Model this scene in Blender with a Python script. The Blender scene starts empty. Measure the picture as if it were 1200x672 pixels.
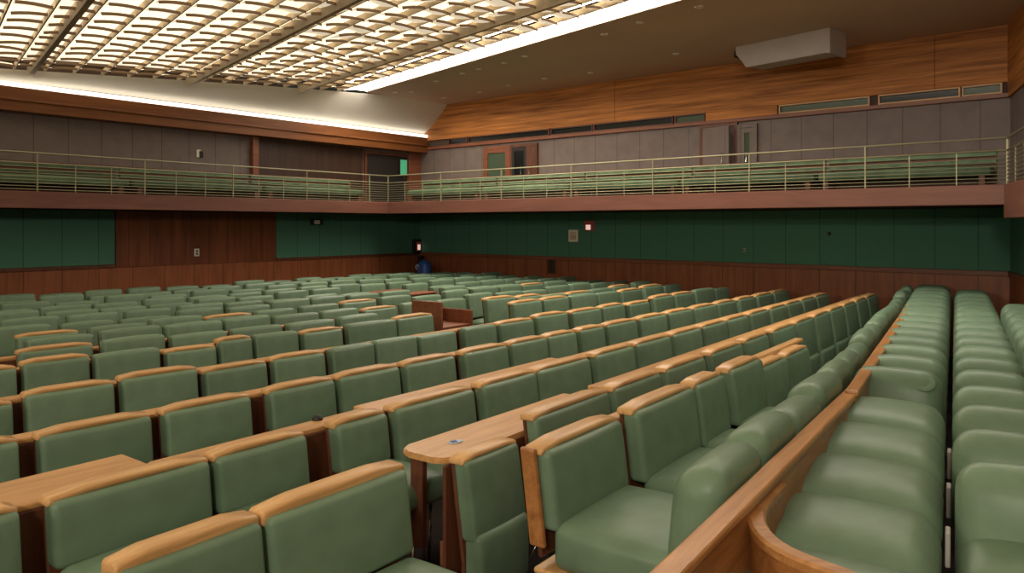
import bpy, bmesh, math, random
from mathutils import Vector, Matrix
random.seed(7)
SC = bpy.context.scene
COL = SC.collection
R = math.radians
FPX, HOR, CAMZ = 881.0, 264.0, 1.64      # focal length in pixels of a 1200-wide frame, horizon row, eye height

# ------------------------------------------------------------------ layout helpers
def on_height(px, py, z):
    y = FPX * (CAMZ - z) / (py - HOR)
    return Vector(((px - 600) / FPX * y, y, z))
def on_wall(px, py, n, off):
    r = (px - 600) / FPX
    y = off / (n[0] * r + n[1])
    return Vector((r * y, y, CAMZ - (py - HOR) / FPX * y))
def project(v):
    if v[1] < 0.05: return (-9999, -9999)
    return (600 + FPX * v[0] / v[1], HOR + FPX * (CAMZ - v[2]) / v[1])
class Frame:
    """a row direction: D along the rows (away from the camera), P to the left of it, F the way the seats face"""
    def __init__(self, az):
        a = R(az); self.a = a
        self.D = Vector((math.sin(a), math.cos(a), 0)); self.P = Vector((-math.cos(a), math.sin(a), 0))
        self.rz_face_right = math.atan2(-math.cos(a), -math.sin(a))     # local +y = -P, local +x = -D
        self.rz_face_left = math.atan2(math.cos(a), math.sin(a))        # local +y = P, local +x = D
        self.rz_face_near = math.atan2(-self.D.x * -1, -self.D.y) if False else math.atan2(self.D.x, -self.D.y)
    def at(self, p, s, z=0): return self.P * p + self.D * s + Vector((0, 0, z))
    def s_of(self, px, p):
        r = (px - 600) / FPX
        return (r * p * self.P.y - p * self.P.x) / (self.D.x - r * self.D.y)
MAIN, RIGHT, DIV, DIV1, DIV2 = Frame(36.5), Frame(30.5), Frame(31.5), Frame(34.1), Frame(31.0)
AZ = R(39.5)
WA = Vector((math.sin(AZ), math.cos(AZ), 0)); WB = Vector((math.cos(AZ), -math.sin(AZ), 0))
CORNER = Vector((-1.9, 15.5, 0))
NB, OB = WA, WA.dot(CORNER)                     # back wall: NB.x = OB
NA = -WB; OA = NA.dot(CORNER)                   # left wall: NA.x = OA
R0 = on_wall(1186, 300, NB, OB); R0.z = 0
AZR = R(25); WR = Vector((-math.sin(AZR), -math.cos(AZR), 0))
R1 = R0 + WR * 15
A1 = CORNER - WA * 26
CEIL = 4.04

# ------------------------------------------------------------------ materials
MATS = {}
def nt(name):
    m = bpy.data.materials.new(name); m.use_nodes = True
    t = m.node_tree; b = t.nodes['Principled BSDF']; MATS[name] = m
    return m, t, b
def L(t, a, b): t.links.new(a, b)
def node(t, typ, **kw):
    n = t.nodes.new(typ)
    for k, v in kw.items(): setattr(n, k, v)
    return n
def ramp(t, fac, stops):
    r = node(t, 'ShaderNodeValToRGB')
    while len(r.color_ramp.elements) < len(stops): r.color_ramp.elements.new(0.5)
    for e, (p, c) in zip(r.color_ramp.elements, stops): e.position = p; e.color = (*c, 1)
    L(t, fac, r.inputs['Fac']); return r.outputs['Color']
def coords(t, scale):
    tc = node(t, 'ShaderNodeTexCoord'); mp = node(t, 'ShaderNodeMapping'); mp.inputs['Scale'].default_value = scale
    L(t, tc.outputs['Object'], mp.inputs['Vector'])
    return tc, mp
def vary(t, col, amount):
    oi = node(t, 'ShaderNodeObjectInfo'); hs = node(t, 'ShaderNodeHueSaturation')
    mr = node(t, 'ShaderNodeMapRange'); mr.inputs['To Min'].default_value = 1 - amount; mr.inputs['To Max'].default_value = 1 + amount
    L(t, oi.outputs['Random'], mr.inputs['Value']); L(t, mr.outputs[0], hs.inputs['Value']); L(t, col, hs.inputs['Color'])
    return hs.outputs['Color']
def wood(name, dark, light, scale, rough=0.4, var=0.08, seam=None, spec=0.5):
    m, t, b = nt(name)
    tc, mp = coords(t, scale)
    nz = node(t, 'ShaderNodeTexNoise'); nz.inputs['Scale'].default_value = 1.0; nz.inputs['Detail'].default_value = 6; nz.inputs['Roughness'].default_value = 0.62
    nz.inputs['Distortion'].default_value = 0.6
    L(t, mp.outputs[0], nz.inputs['Vector'])
    mid = tuple((a + c) / 2 for a, c in zip(dark, light))
    col = ramp(t, nz.outputs['Fac'], [(0.30, dark), (0.5, mid), (0.70, light)])
    if seam:
        col = grooves(t, tc, col, seam, 0.006, 0.45)
    if var: col = vary(t, col, var)
    L(t, col, b.inputs['Base Color'])
    b.inputs['Roughness'].default_value = rough; b.inputs['Specular IOR Level'].default_value = spec
    bp = node(t, 'ShaderNodeBump'); bp.inputs['Strength'].default_value = 0.08; bp.inputs['Distance'].default_value = 0.01
    L(t, nz.outputs['Fac'], bp.inputs['Height']); L(t, bp.outputs[0], b.inputs['Normal'])
    return m
def grooves(t, tc, col, pitch, width, depth):
    """panel joints every PITCH metres along local x"""
    sx = node(t, 'ShaderNodeSeparateXYZ'); L(t, tc.outputs['Object'], sx.inputs[0])
    d = node(t, 'ShaderNodeMath', operation='DIVIDE'); L(t, sx.outputs['X'], d.inputs[0]); d.inputs[1].default_value = pitch
    f = node(t, 'ShaderNodeMath', operation='FRACT'); L(t, d.outputs[0], f.inputs[0])
    lt = node(t, 'ShaderNodeMath', operation='LESS_THAN'); L(t, f.outputs[0], lt.inputs[0]); lt.inputs[1].default_value = width * 2 / pitch
    mx = node(t, 'ShaderNodeMix', data_type='RGBA', blend_type='MULTIPLY')
    L(t, lt.outputs[0], mx.inputs[0]); L(t, col, mx.inputs[6]); mx.inputs[7].default_value = (depth, depth, depth, 1)
    return mx.outputs[2]
def fabric(name, c, rough=0.8, var=0.0, nscale=60, bump=0.1, seam=None, spec=0.3, mott=0.12):
    m, t, b = nt(name)
    tc, mp = coords(t, (1, 1, 1))
    nz = node(t, 'ShaderNodeTexNoise'); nz.inputs['Scale'].default_value = nscale; nz.inputs['Detail'].default_value = 4
    L(t, mp.outputs[0], nz.inputs['Vector'])
    col = ramp(t, nz.outputs['Fac'], [(0.3, tuple(x * (1 - mott) for x in c)), (0.7, tuple(x * (1 + mott) for x in c))])
    if seam: col = grooves(t, tc, col, seam, 0.006, 0.55)
    if var: col = vary(t, col, var)
    L(t, col, b.inputs['Base Color']); b.inputs['Roughness'].default_value = rough; b.inputs['Specular IOR Level'].default_value = spec
    if bump:
        bp = node(t, 'ShaderNodeBump'); bp.inputs['Strength'].default_value = bump; bp.inputs['Distance'].default_value = 0.004
        L(t, nz.outputs['Fac'], bp.inputs['Height']); L(t, bp.outputs[0], b.inputs['Normal'])
    return m
def plain(name, c, rough=0.5, metal=0.0, emit=None, strength=0.0, spec=0.5):
    m, t, b = nt(name)
    b.inputs['Base Color'].default_value = (*c, 1); b.inputs['Roughness'].default_value = rough; b.inputs['Metallic'].default_value = metal
    b.inputs['Specular IOR Level'].default_value = spec
    if emit: b.inputs['Emission Color'].default_value = (*emit, 1); b.inputs['Emission Strength'].default_value = strength
    return m
LEATHER = fabric('green_leather', (0.143, 0.222, 0.148), rough=0.40, var=0.10, nscale=9, bump=0.10, spec=0.30, mott=0.10)
BENCHG = fabric('bench_green', (0.075, 0.135, 0.070), rough=0.55, var=0.25, nscale=7, bump=0, mott=0.3)
RAILWOOD = wood('honey_wood_rail', (0.46, 0.24, 0.085), (0.70, 0.42, 0.185), (3, 40, 40), rough=0.36)
DESKWOOD = wood('honey_wood_desk', (0.44, 0.215, 0.075), (0.64, 0.35, 0.14), (2.5, 30, 30), rough=0.34)
DIVWOOD = wood('amber_wood', (0.25, 0.095, 0.028), (0.46, 0.20, 0.065), (2.2, 26, 26), rough=0.36)
PANELWOOD = wood('dark_red_wood', (0.075, 0.024, 0.012), (0.16, 0.055, 0.026), (22, 22, 2.2), rough=0.45)
WAINSCOT = wood('wainscot_wood', (0.20, 0.060, 0.024), (0.36, 0.115, 0.046), (16, 16, 1.2), rough=0.42, var=0, seam=0.47)
UPPERWOOD = wood('zebra_wood', (0.20, 0.066, 0.015), (0.66, 0.265, 0.068), (0.8, 8, 24), rough=0.5, var=0, seam=4.7, spec=0.25)
BEAMWOOD = wood('beam_wood', (0.15, 0.05, 0.014), (0.27, 0.095, 0.026), (0.9, 10, 14), rough=0.42, var=0)
TRIMWOOD = wood('red_trim_wood', (0.16, 0.05, 0.024), (0.27, 0.095, 0.045), (1.2, 20, 20), rough=0.4, var=0)
FASCIA = wood('fascia_wood', (0.130, 0.050, 0.034), (0.200, 0.080, 0.055), (1.0, 14, 10), rough=0.5, var=0)
GREENWALL = fabric('green_wall_cloth', (0.080, 0.220, 0.150), rough=0.85, nscale=120, bump=0.15, seam=0.47, mott=0.08)
GREYPANEL = fabric('grey_brown_panel', (0.190, 0.150, 0.138), rough=0.55, nscale=5, bump=0.02, seam=0.43, mott=0.10)
SOFFIT = fabric('soffit_plaster', (0.54, 0.385, 0.295), rough=0.8, nscale=1.5, bump=0.0, mott=0.03)
CARPET = fabric('dark_carpet', (0.050, 0.038, 0.036), rough=0.95, nscale=160, bump=0.5, mott=0.45)
DARK = plain('near_black', (0.012, 0.011, 0.010), 0.55)
DARKWALL = fabric('dark_plaster', (0.09, 0.06, 0.045), rough=0.8, nscale=3, bump=0)  # plain dark brown plaster, slightly mottled
COVE = plain('cove_white', (0.70, 0.66, 0.58), 0.6)
RIBPAINT = fabric('rib_paint', (0.45, 0.36, 0.25), rough=0.6, nscale=4, bump=0, mott=0.2)
LIPSHADE = plain('lip_shade_brown', (0.20, 0.125, 0.07), 0.6)  # shadow tone painted on the low lips of the scoops
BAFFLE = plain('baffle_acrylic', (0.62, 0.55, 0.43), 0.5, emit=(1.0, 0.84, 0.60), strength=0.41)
LAMPW = plain('lamp_strip', (0.9, 0.9, 0.9), 0.5, emit=(1.0, 0.92, 0.80), strength=9.0)
LAMPSOFT = plain('cove_lamp', (0.9, 0.9, 0.85), 0.5, emit=(1.0, 0.93, 0.80), strength=1.5)
LIGHTBOX = plain('light_box', (0.8, 0.8, 0.75), 0.6, emit=(1.0, 0.86, 0.64), strength=0.50)
SPOTLENS = plain('spot_lens', (0.9, 0.9, 0.9), 0.3, emit=(1.0, 0.9, 0.75), strength=2.5)
BRASS = plain('pale_brass', (0.36, 0.335, 0.21), 0.42, metal=0.35)
CHROME = plain('chrome', (0.62, 0.62, 0.60), 0.22, metal=1.0)
GLASSG = plain('green_glass', (0.070, 0.105, 0.070), 0.15, spec=0.22)
GLASSD = plain('dark_glass', (0.012, 0.014, 0.013), 0.15, spec=0.20)
GREYBOX = fabric('grey_sheet_metal', (0.42, 0.38, 0.35), rough=0.5, nscale=3, bump=0.0, mott=0.08)
WHITE = plain('white_plastic', (0.72, 0.68, 0.62), 0.5)
PAPER = plain('notice_paper', (0.88, 0.82, 0.68), 0.8)
PRINT = plain('notice_print', (0.62, 0.46, 0.32), 0.8)
SIGNRED = plain('red_sign_face', (0.10, 0.016, 0.012), 0.4, emit=(1.0, 0.16, 0.10), strength=0.03)
SIGNLIT = plain('lit_sign_face', (0.9, 0.75, 0.7), 0.4, emit=(1.0, 0.62, 0.55), strength=0.45)
SIGNGREEN = plain('green_lit_sign', (0.05, 0.25, 0.12), 0.4, emit=(0.10, 0.55, 0.28), strength=0.28)
BLUE = plain('navy_cloth', (0.03, 0.10, 0.36), 0.45)
BLUEWHITE = plain('pale_blue', (0.45, 0.58, 0.75), 0.5)

# ------------------------------------------------------------------ mesh helpers
def obj(name, bm, mat, parent=None, smooth=False, kind=None):
    me = bpy.data.meshes.new(name)
    bmesh.ops.recalc_face_normals(bm, faces=bm.faces)
    bm.to_mesh(me); bm.free()
    for m in (mat if isinstance(mat, (list, tuple)) else [mat]): me.materials.append(m)
    if smooth:
        for p in me.polygons: p.use_smooth = True
    o = bpy.data.objects.new(name, me); COL.objects.link(o)
    if parent: o.parent = parent
    if kind: o['kind'] = kind
    return o
def empty(name, loc=(0, 0, 0), rz=0):
    o = bpy.data.objects.new(name, None); o.empty_display_size = 0.1; COL.objects.link(o)
    o.location = loc; o.rotation_euler = (0, 0, rz); return o
def tag(o, label, cat, group=None):
    o['label'] = label; o['category'] = cat
    if group: o['group'] = group
    return o
def bx(bm, x0, x1, y0, y1, z0, z1, bev=0.0, seg=2, mi=0):
    r = bmesh.ops.create_cube(bm, size=1)
    vs = r['verts']
    for v in vs:
        v.co = Vector(((x0 + x1) / 2 + v.co.x * (x1 - x0), (y0 + y1) / 2 + v.co.y * (y1 - y0), (z0 + z1) / 2 + v.co.z * (z1 - z0)))
    fs = set(f for v in vs for f in v.link_faces)
    for f in fs: f.material_index = mi
    if bev:
        es = list(set(e for v in vs for e in v.link_edges))
        bmesh.ops.bevel(bm, geom=es, offset=bev, segments=seg, profile=0.5, affect='EDGES', clamp_overlap=True)
    return bm
def box(x0, x1, y0, y1, z0, z1, bev=0.0, seg=2): return bx(bmesh.new(), x0, x1, y0, y1, z0, z1, bev, seg)
def tube(bm, pts, r, n=8, mi=0):
    pts = [Vector(p) for p in pts]; rings = []
    for i, p in enumerate(pts):
        d = (pts[min(i + 1, len(pts) - 1)] - pts[max(i - 1, 0)]).normalized()
        u = d.cross(Vector((0, 0, 1)))
        if u.length < 1e-3: u = d.cross(Vector((1, 0, 0)))
        u.normalize(); v = d.cross(u)
        rings.append([bm.verts.new(p + (u * math.cos(2 * math.pi * k / n) + v * math.sin(2 * math.pi * k / n)) * r) for k in range(n)])
    for a, b in zip(rings, rings[1:]):
        for k in range(n): bm.faces.new((a[k], a[(k + 1) % n], b[(k + 1) % n], b[k])).material_index = mi
    bm.faces.new(rings[0][::-1]).material_index = mi; bm.faces.new(rings[-1]).material_index = mi
    return bm
def prism(bm, poly, z0, z1, mi=0):
    a = [bm.verts.new((p[0], p[1], z0)) for p in poly]; b = [bm.verts.new((p[0], p[1], z1)) for p in poly]
    n = len(poly)
    bm.faces.new(a[::-1]).material_index = mi; bm.faces.new(b).material_index = mi
    for i in range(n): bm.faces.new((a[i], a[(i + 1) % n], b[(i + 1) % n], b[i])).material_index = mi
    return bm
def lathe(bm, prof, n=24, mi=0, c=(0, 0)):
    rings = [[bm.verts.new((c[0] + r * math.cos(2 * math.pi * k / n), c[1] + r * math.sin(2 * math.pi * k / n), z)) for k in range(n)] for r, z in prof]
    for a, b in zip(rings, rings[1:]):
        for k in range(n): bm.faces.new((a[k], a[(k + 1) % n], b[(k + 1) % n], b[k])).material_index = mi
    bm.faces.new(rings[0][::-1]); bm.faces.new(rings[-1])
    return bm
def axis_samples(h, r, m):
    c = [-h, -h + 0.12 * r, -h + 0.34 * r, -h + 0.64 * r, -h + r]
    inner = [(-h + r) + (2 * h - 2 * r) * k / m for k in range(1, m)]
    return c + inner + [-x for x in reversed(c)]
def cushion(w, d, h, r, top=0.0, front=0.0, ends=0.0, m=5, warp=None):
    """a stuffed pad: rounded box centred in x and y, z from 0 to h, with bulging top and front"""
    H = (w / 2, d / 2, h / 2); rr = [min(r, x * 0.98) for x in H]
    S = [axis_samples(H[i], rr[i], m if i == 0 else 4) for i in range(3)]
    bm = bmesh.new(); cache = {}
    def vert(i, j, k):
        key = (i, j, k)
        if key in cache: return cache[key]
        p = Vector((S[0][i], S[1][j], S[2][k]))
        c = Vector([max(-(H[q] - rr[q]), min(H[q] - rr[q], p[q])) for q in range(3)])
        e = p - c
        e = Vector([e[q] / rr[q] for q in range(3)])
        if e.length > 1e-9:
            e.normalize(); p = c + Vector([e[q] * rr[q] for q in range(3)])
        X, Y, Z = p.x / H[0], p.y / H[1], p.z / H[2]
        fx, fy, fz = max(0, 1 - X * X), max(0, 1 - Y * Y), max(0, 1 - Z * Z)
        if Z > 0: p.z += top * fx ** .7 * fy ** .7 * Z
        if Y > 0: p.y += front * fx ** .7 * fz ** .7 * Y
        p.x += ends * X * fy * fz
        p.z += H[2]
        if warp: p = warp(p)
        cache[key] = bm.verts.new(p); return cache[key]
    N = [len(s) for s in S]
    def face(q): bm.faces.new(q)
    for i in range(N[0] - 1):
        for j in range(N[1] - 1):
            face([vert(i, j, 0), vert(i, j + 1, 0), vert(i + 1, j + 1, 0), vert(i + 1, j, 0)])
            face([vert(i, j, N[2] - 1), vert(i + 1, j, N[2] - 1), vert(i + 1, j + 1, N[2] - 1), vert(i, j + 1, N[2] - 1)])
    for i in range(N[0] - 1):
        for k in range(N[2] - 1):
            face([vert(i, 0, k), vert(i + 1, 0, k), vert(i + 1, 0, k + 1), vert(i, 0, k + 1)])
            face([vert(i, N[1] - 1, k), vert(i, N[1] - 1, k + 1), vert(i + 1, N[1] - 1, k + 1), vert(i + 1, N[1] - 1, k)])
    for j in range(N[1] - 1):
        for k in range(N[2] - 1):
            face([vert(0, j, k), vert(0, j, k + 1), vert(0, j + 1, k + 1), vert(0, j + 1, k)])
            face([vert(N[0] - 1, j, k), vert(N[0] - 1, j + 1, k), vert(N[0] - 1, j + 1, k + 1), vert(N[0] - 1, j, k + 1)])
    return bm
def shift(bm, v):
    for x in bm.verts: x.co += Vector(v)
    return bm
def leanback(bm, z0, k):
    for v in bm.verts:
        if v.co.z > z0 - 0.2: v.co.y -= (v.co.z - z0) * k
    return bm
def copy_tree(o, parent=None):
    c = o.copy(); COL.objects.link(c)
    if parent is not None: c.parent = parent
    for ch in KIDS.get(o.name, []): copy_tree_child(ch, c, o)
    return c
def copy_tree_child(ch, newparent, oldparent):
    c = ch.copy(); COL.objects.link(c); c.parent = newparent
    for g in KIDS.get(ch.name, []): copy_tree_child(g, c, ch)
KIDS = {}
def note_kids(root):
    def rec(o):
        KIDS[o.name] = [c for c in bpy.data.objects if c.parent == o]
        for c in KIDS[o.name]: rec(c)
    rec(root)
ONES = 'first second third fourth fifth sixth seventh eighth ninth tenth eleventh twelfth thirteenth fourteenth fifteenth sixteenth seventeenth eighteenth nineteenth'.split()
def nth(i):
    """ordinal word of the 0-based index"""
    if i < 19: return ONES[i]
    t, u = divmod(i + 1, 10)
    tens = {2: 'twent', 3: 'thirt', 4: 'fort'}[t]
    return tens + 'ieth' if u == 0 else tens + 'y-' + ONES[u - 1]

# ------------------------------------------------------------------ the setting: floor, walls, ceiling
poly = [CORNER, R0, R1, A1]
def grow(k):
    c = sum(poly, Vector()) / 4
    return [p + (p - c).normalized() * k for p in poly]
obj('floor', prism(bmesh.new(), [(p.x, p.y) for p in grow(0.6)], -0.12, 0.0), CARPET, kind='structure')
def wall_root(name, start, direction, length, mat, h=CEIL, t=0.15, outward=None):
    """local x along the wall, +y out of the room"""
    rz = math.atan2(direction.y, direction.x)
    o = obj(name, box(0, length, 0, t, 0, h), mat, kind='structure')
    o.location = start; o.rotation_euler = (0, 0, rz); return o
# back wall: from the right corner towards the far corner => local +y points out of the room when x runs ... (checked below)
LB = (R0 - CORNER).length
wall_back = wall_root('wall_back', R0, (CORNER - R0).normalized(), LB, DARKWALL)
# rotate so that +y is outward: for direction d, +y = (-d.y, d.x)
def outward_ok(o, n):
    a = o.rotation_euler.z; return Vector((-math.sin(a), math.cos(a), 0)).dot(n) > 0
LA = (A1 - CORNER).length
def fix(o, start, end, n):
    """make local +y outward by choosing the starting end"""
    for s, e in ((start, end), (end, start)):
        d = (e - s).normalized(); o.location = s; o.rotation_euler = (0, 0, math.atan2(d.y, d.x))
        if outward_ok(o, n): return s, d
SB, DB = fix(wall_back, R0, CORNER, NB)
wall_left = wall_root('wall_left', CORNER, (A1 - CORNER).normalized(), LA, DARKWALL)
SA, DA = fix(wall_left, CORNER, A1, NA)
wall_right = wall_root('wall_right', R0, WR, 15, DARKWALL)
NRn = Vector((-WR.y, WR.x, 0));  NRn = NRn if NRn.x > 0 else -NRn
SR, DR = fix(wall_right, R0, R1, NRn)
wall_front = wall_root('wall_front', R1, (A1 - R1).normalized(), (A1 - R1).length, DARKWALL)
fix(wall_front, R1, A1, Vector((0, -1, 0)))
def ub(px):                                   # distance along the back wall of an image column
    return (on_wall(px, HOR, NB, OB) - SB).dot(DB)
def ua(px):
    return (on_wall(px, HOR, NA, OA) - SA).dot(DA)
def zb(px, py): return on_wall(px, py, NB, OB).z
def za(px, py): return on_wall(px, py, NA, OA).z
def panel(root, name, x0, x1, z0, z1, mat, out=0.02, bev=0.004, y1=0.0):
    x0, x1 = min(x0, x1), max(x0, x1)
    bm = box(x0, x1, -out, y1, z0, z1, bev, 1)
    # object coordinates of the child equal the wall's
    return obj(name, bm, mat, root)
BFLOOR, FB = 2.04, 1.85                        # balcony floor and fascia bottom
WT = 1.055                                     # top of the wainscot
# back wall, below and above the balcony
panel(wall_back, 'wainscot', 0, LB, 0, WT - 0.03, WAINSCOT, 0.03)
panel(wall_back, 'cap_rail', 0, LB, WT - 0.03, WT + 0.03, TRIMWOOD, 0.05)
panel(wall_back, 'green_panel', 0, LB, WT + 0.03, FB, GREENWALL, 0.02)
panel(wall_back, 'grey_panel', 0, LB, BFLOOR, 3.17, GREYPANEL, 0.02)
panel(wall_back, 'trim_rail', 0, LB, 3.17, 3.225, TRIMWOOD, 0.06)
panel(wall_back, 'upper_wood', 0, LB, 3.355, CEIL, UPPERWOOD, 0.04)
uA, uB = ub(912), ub(828)
panel(wall_back, 'upper_wood', min(uA, uB), max(uA, uB), 3.225, 3.355, UPPERWOOD, 0.04)
# left wall
panel(wall_left, 'wainscot', 0, LA, 0, WT - 0.03, WAINSCOT, 0.03)
for a, b in ((ua(-900), ua(134)), (ua(323), ua(491.5))):
    panel(wall_left, 'cap_rail', a, b, WT - 0.03, WT + 0.02, PANELWOOD, 0.045)
    panel(wall_left, 'green_panel', a, b, WT + 0.02, FB, GREENWALL, 0.02)
WOODPANEL = wood('panel_boards', (0.105, 0.027, 0.011), (0.25, 0.075, 0.027), (9, 9, 0.7), rough=0.38, var=0, seam=0.31)
panel(wall_left, 'wood_panel', ua(135), ua(322), WT - 0.03, FB, WOODPANEL, 0.035)
panel(wall_left, 'grey_panel', 0, LA, BFLOOR, 3.11, GREYPANEL, 0.02)
panel(wall_left, 'beam', 0, LA, 3.11, 3.42, BEAMWOOD, 0.26)
panel(wall_left, 'beam_lip', 0, LA, 3.24, 3.27, BEAMWOOD, 0.29)
# right wall
panel(wall_right, 'wainscot', 0, 15, 0, WT - 0.03, WAINSCOT, 0.03)
panel(wall_right, 'cap_rail', 0, 15, WT - 0.03, WT + 0.03, TRIMWOOD, 0.05)
panel(wall_right, 'green_panel', 0, 15, WT + 0.03, FB, GREENWALL, 0.02)
panel(wall_right, 'grey_panel', 0, 15, BFLOOR, 3.17, GREYPANEL, 0.02)
panel(wall_right, 'upper_wood', 0, 15, 3.17, CEIL, UPPERWOOD, 0.05)

# ------------------------------------------------------------------ clerestory windows along the back wall
wins = [(527, 549, GLASSD), (550, 645, GLASSD), (647, 696, GLASSD), (697, 790, GLASSD), (792, 827, GLASSG), (914, 1020, GLASSG), (1030, 1126, GLASSD), (1128, 1175, GLASSG)]
wn = 0
for a, b, g in wins:
    wn += 1
    x0, x1 = sorted((ub(a), ub(b)))
    bm = bmesh.new()
    fr = 0.018
    bx(bm, x0, x1, -0.045, 0.0, 3.227, 3.227 + fr); bx(bm, x0, x1, -0.045, 0.0, 3.353 - fr, 3.353)
    bx(bm, x0, x0 + fr, -0.045, 0.0, 3.227 + fr, 3.353 - fr); bx(bm, x1 - fr, x1, -0.045, 0.0, 3.227 + fr, 3.353 - fr)
    w = obj('window_%d' % wn, bm, RAILWOOD if a > 900 else PANELWOOD, kind='structure')
    w.location = SB; w.rotation_euler = wall_back.rotation_euler
    obj('pane', box(x0 + fr, x1 - fr, -0.012, -0.004, 3.227 + fr, 3.353 - fr), g, w)

# ------------------------------------------------------------------ doors on the upper level
def upper_door(n, root, x0, x1, ztop, leafmat, framemat, glass=None, ajar=0.0, y=-0.02):
    x0, x1 = sorted((x0, x1))
    bm = bmesh.new(); f = 0.05
    bx(bm, x0, x0 + f, y - 0.05, 0, BFLOOR, ztop); bx(bm, x1 - f, x1, y - 0.05, 0, BFLOOR, ztop); bx(bm, x0 + f, x1 - f, y - 0.05, 0, ztop - f, ztop)
    d = obj('door_%d' % n, bm, framemat, kind='structure')
    d.location = root.location; d.rotation_euler = root.rotation_euler
    w = x1 - x0 - 2 * f
    if glass:
        lm = bmesh.new(); s = 0.06
        bx(lm, 0, s, -0.02, 0.02, 0, ztop - f - BFLOOR - 0.01); bx(lm, w - s, w, -0.02, 0.02, 0, ztop - f - BFLOOR - 0.01)
        bx(lm, s, w - s, -0.02, 0.02, 0, 0.12); bx(lm, s, w - s, -0.02, 0.02, ztop - f - BFLOOR - 0.08, ztop - f - BFLOOR - 0.01)
        leaf = obj('door_leaf', lm, leafmat, d)
        obj('pane', box(s, w - s, -0.006, 0.006, 0.12, ztop - f - BFLOOR - 0.08), glass, leaf)
    else:
        leaf = obj('door_leaf', box(0, w, -0.02, 0.02, 0, ztop - f - BFLOOR - 0.01, 0.004, 1), leafmat, d)
    leaf.location = (x0 + f, y - 0.028, BFLOOR + 0.005); leaf.rotation_euler = (0, 0, -ajar)
    hb = tube(bmesh.new(), [(w - 0.10, -0.02, 0.52), (w - 0.10, -0.06, 0.52), (w - 0.10, -0.06, 0.66), (w - 0.10, -0.02, 0.66)], 0.009)
    obj('handle', hb, CHROME, leaf)
    return d
upper_door(1, wall_back, ub(569), ub(600), 3.12, TRIMWOOD, TRIMWOOD, GLASSG)
upper_door(2, wall_back, ub(600), ub(622), 3.12, DARK, PANELWOOD, GLASSD)
upper_door(3, wall_back, ub(622), ub(632), 3.12, PANELWOOD, PANELWOOD)
upper_door(4, wall_back, ub(822), ub(866), 3.165, GREYPANEL, PANELWOOD, ajar=R(16))
upper_door(5, wall_back, ub(866), ub(889), 3.12, GREYPANEL, GREYPANEL, GLASSG)
upper_door(6, wall_left, ua(425), ua(476), 3.06, DARK, PANELWOOD)
# dark timber cladding and posts on the upper left wall
DARKBOARD = wood('dark_boards', (0.028, 0.013, 0.008), (0.055, 0.027, 0.017), (12, 12, 1), rough=0.45, var=0, seam=0.33)
panel(wall_left, 'dark_boards', ua(302), ua(424), BFLOOR, 3.10, DARKBOARD, 0.035)
panel(wall_left, 'post', ua(292), ua(299), BFLOOR, 3.11, TRIMWOOD, 0.12)
panel(wall_left, 'post', ua(477), ua(492), BFLOOR, 3.11, TRIMWOOD, 0.06)

# ------------------------------------------------------------------ balcony
I0 = CORNER + WB * 1.0 - WA * 1.73                   # inner corner of the fascia
nBf = NB; oBf = NB.dot(I0); nAf = NA; oAf = NA.dot(I0)
nR = Vector((math.cos(AZR), -math.sin(AZR), 0)); oRf = nR.dot(R0) - 0.30     # edge of the short right-hand balcony
def meet(n1, o1, n2, o2):
    d = n1.x * n2.y - n1.y * n2.x
    return Vector(((o1 * n2.y - n1.y * o2) / d, (n1.x * o2 - o1 * n2.x) / d, 0))
IR = meet(nBf, oBf, nR, oRf)
IA = I0 - WA * 23
IRend = IR + WR * 9
slab = [IA, I0, IR, IRend, R0 + WR * 9 + nR * 0.02, R0, CORNER, IA + NA * ((OA - oAf))]
bal = obj('balcony_floor', prism(bmesh.new(), [(p.x, p.y) for p in slab], FB + 0.02, BFLOOR), DARKWALL, kind='structure')
def fascia(a, b, inward, n):
    d = (b - a); l = d.length; d.normalize()
    o = obj('trim_%d' % n, box(0, l, -0.03, 0.03, FB - 0.005, BFLOOR + 0.012, 0.006, 1), FASCIA, kind='structure')
    o.location = a; o.rotation_euler = (0, 0, math.atan2(d.y, d.x)); return o
fascia(IA, I0, None, 1); fascia(I0, IR, None, 2)
o = obj('trim_3', box(0, 9, -0.03, 0.03, FB - 0.14, BFLOOR + 0.012, 0.006, 1), FASCIA, kind='structure')
o.location = IR; o.rotation_euler = (0, 0, math.atan2(WR.y, WR.x))
def railing(a, b, label, skip=0.0):
    d = b - a; l = d.length; d.normalize()
    root = empty('balcony_railing', a + Vector((0, 0, BFLOOR + 0.012)), math.atan2(d.y, d.x))
    tag(root, label, 'railing', None)
    top = 2.51 - BFLOOR; mid = 2.385 - BFLOOR
    obj('top_rail', tube(bmesh.new(), [(0, 0, top), (l, 0, top)], 0.011, 10), BRASS, root, True)
    obj('middle_rail', tube(bmesh.new(), [(0, 0, mid), (l, 0, mid)], 0.010, 8), BRASS, root, True)
    for k in range(8):
        z = 0.025 + k * (mid - 0.03) / 8
        obj('wire', tube(bmesh.new(), [(0, 0, z), (l, 0, z)], 0.0055, 6), BRASS, root, True)
    n = max(2, int(l / 0.43)); big = box(-0.007, 0.007, -0.010, 0.010, 0, top)
    p0 = obj('post', big, BRASS, root)
    small = box(-0.005, 0.005, -0.006, 0.006, 0, mid)
    q0 = obj('baluster', small, BRASS, root)
    first = [True, True]
    for k in range(n + 1):
        src = p0 if k % 3 == 0 else q0
        i = 0 if k % 3 == 0 else 1
        c = src if first[i] else src.copy()
        if not first[i]: COL.objects.link(c); c.parent = root
        first[i] = False
        c.location = (l * k / n, 0, 0)
    return root
inA = Vector((0, 0, 0))
railing(IA + NA * 0.0 + WA * 7, I0, 'pale brass balcony railing with thin wires along the left wall gallery')
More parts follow.
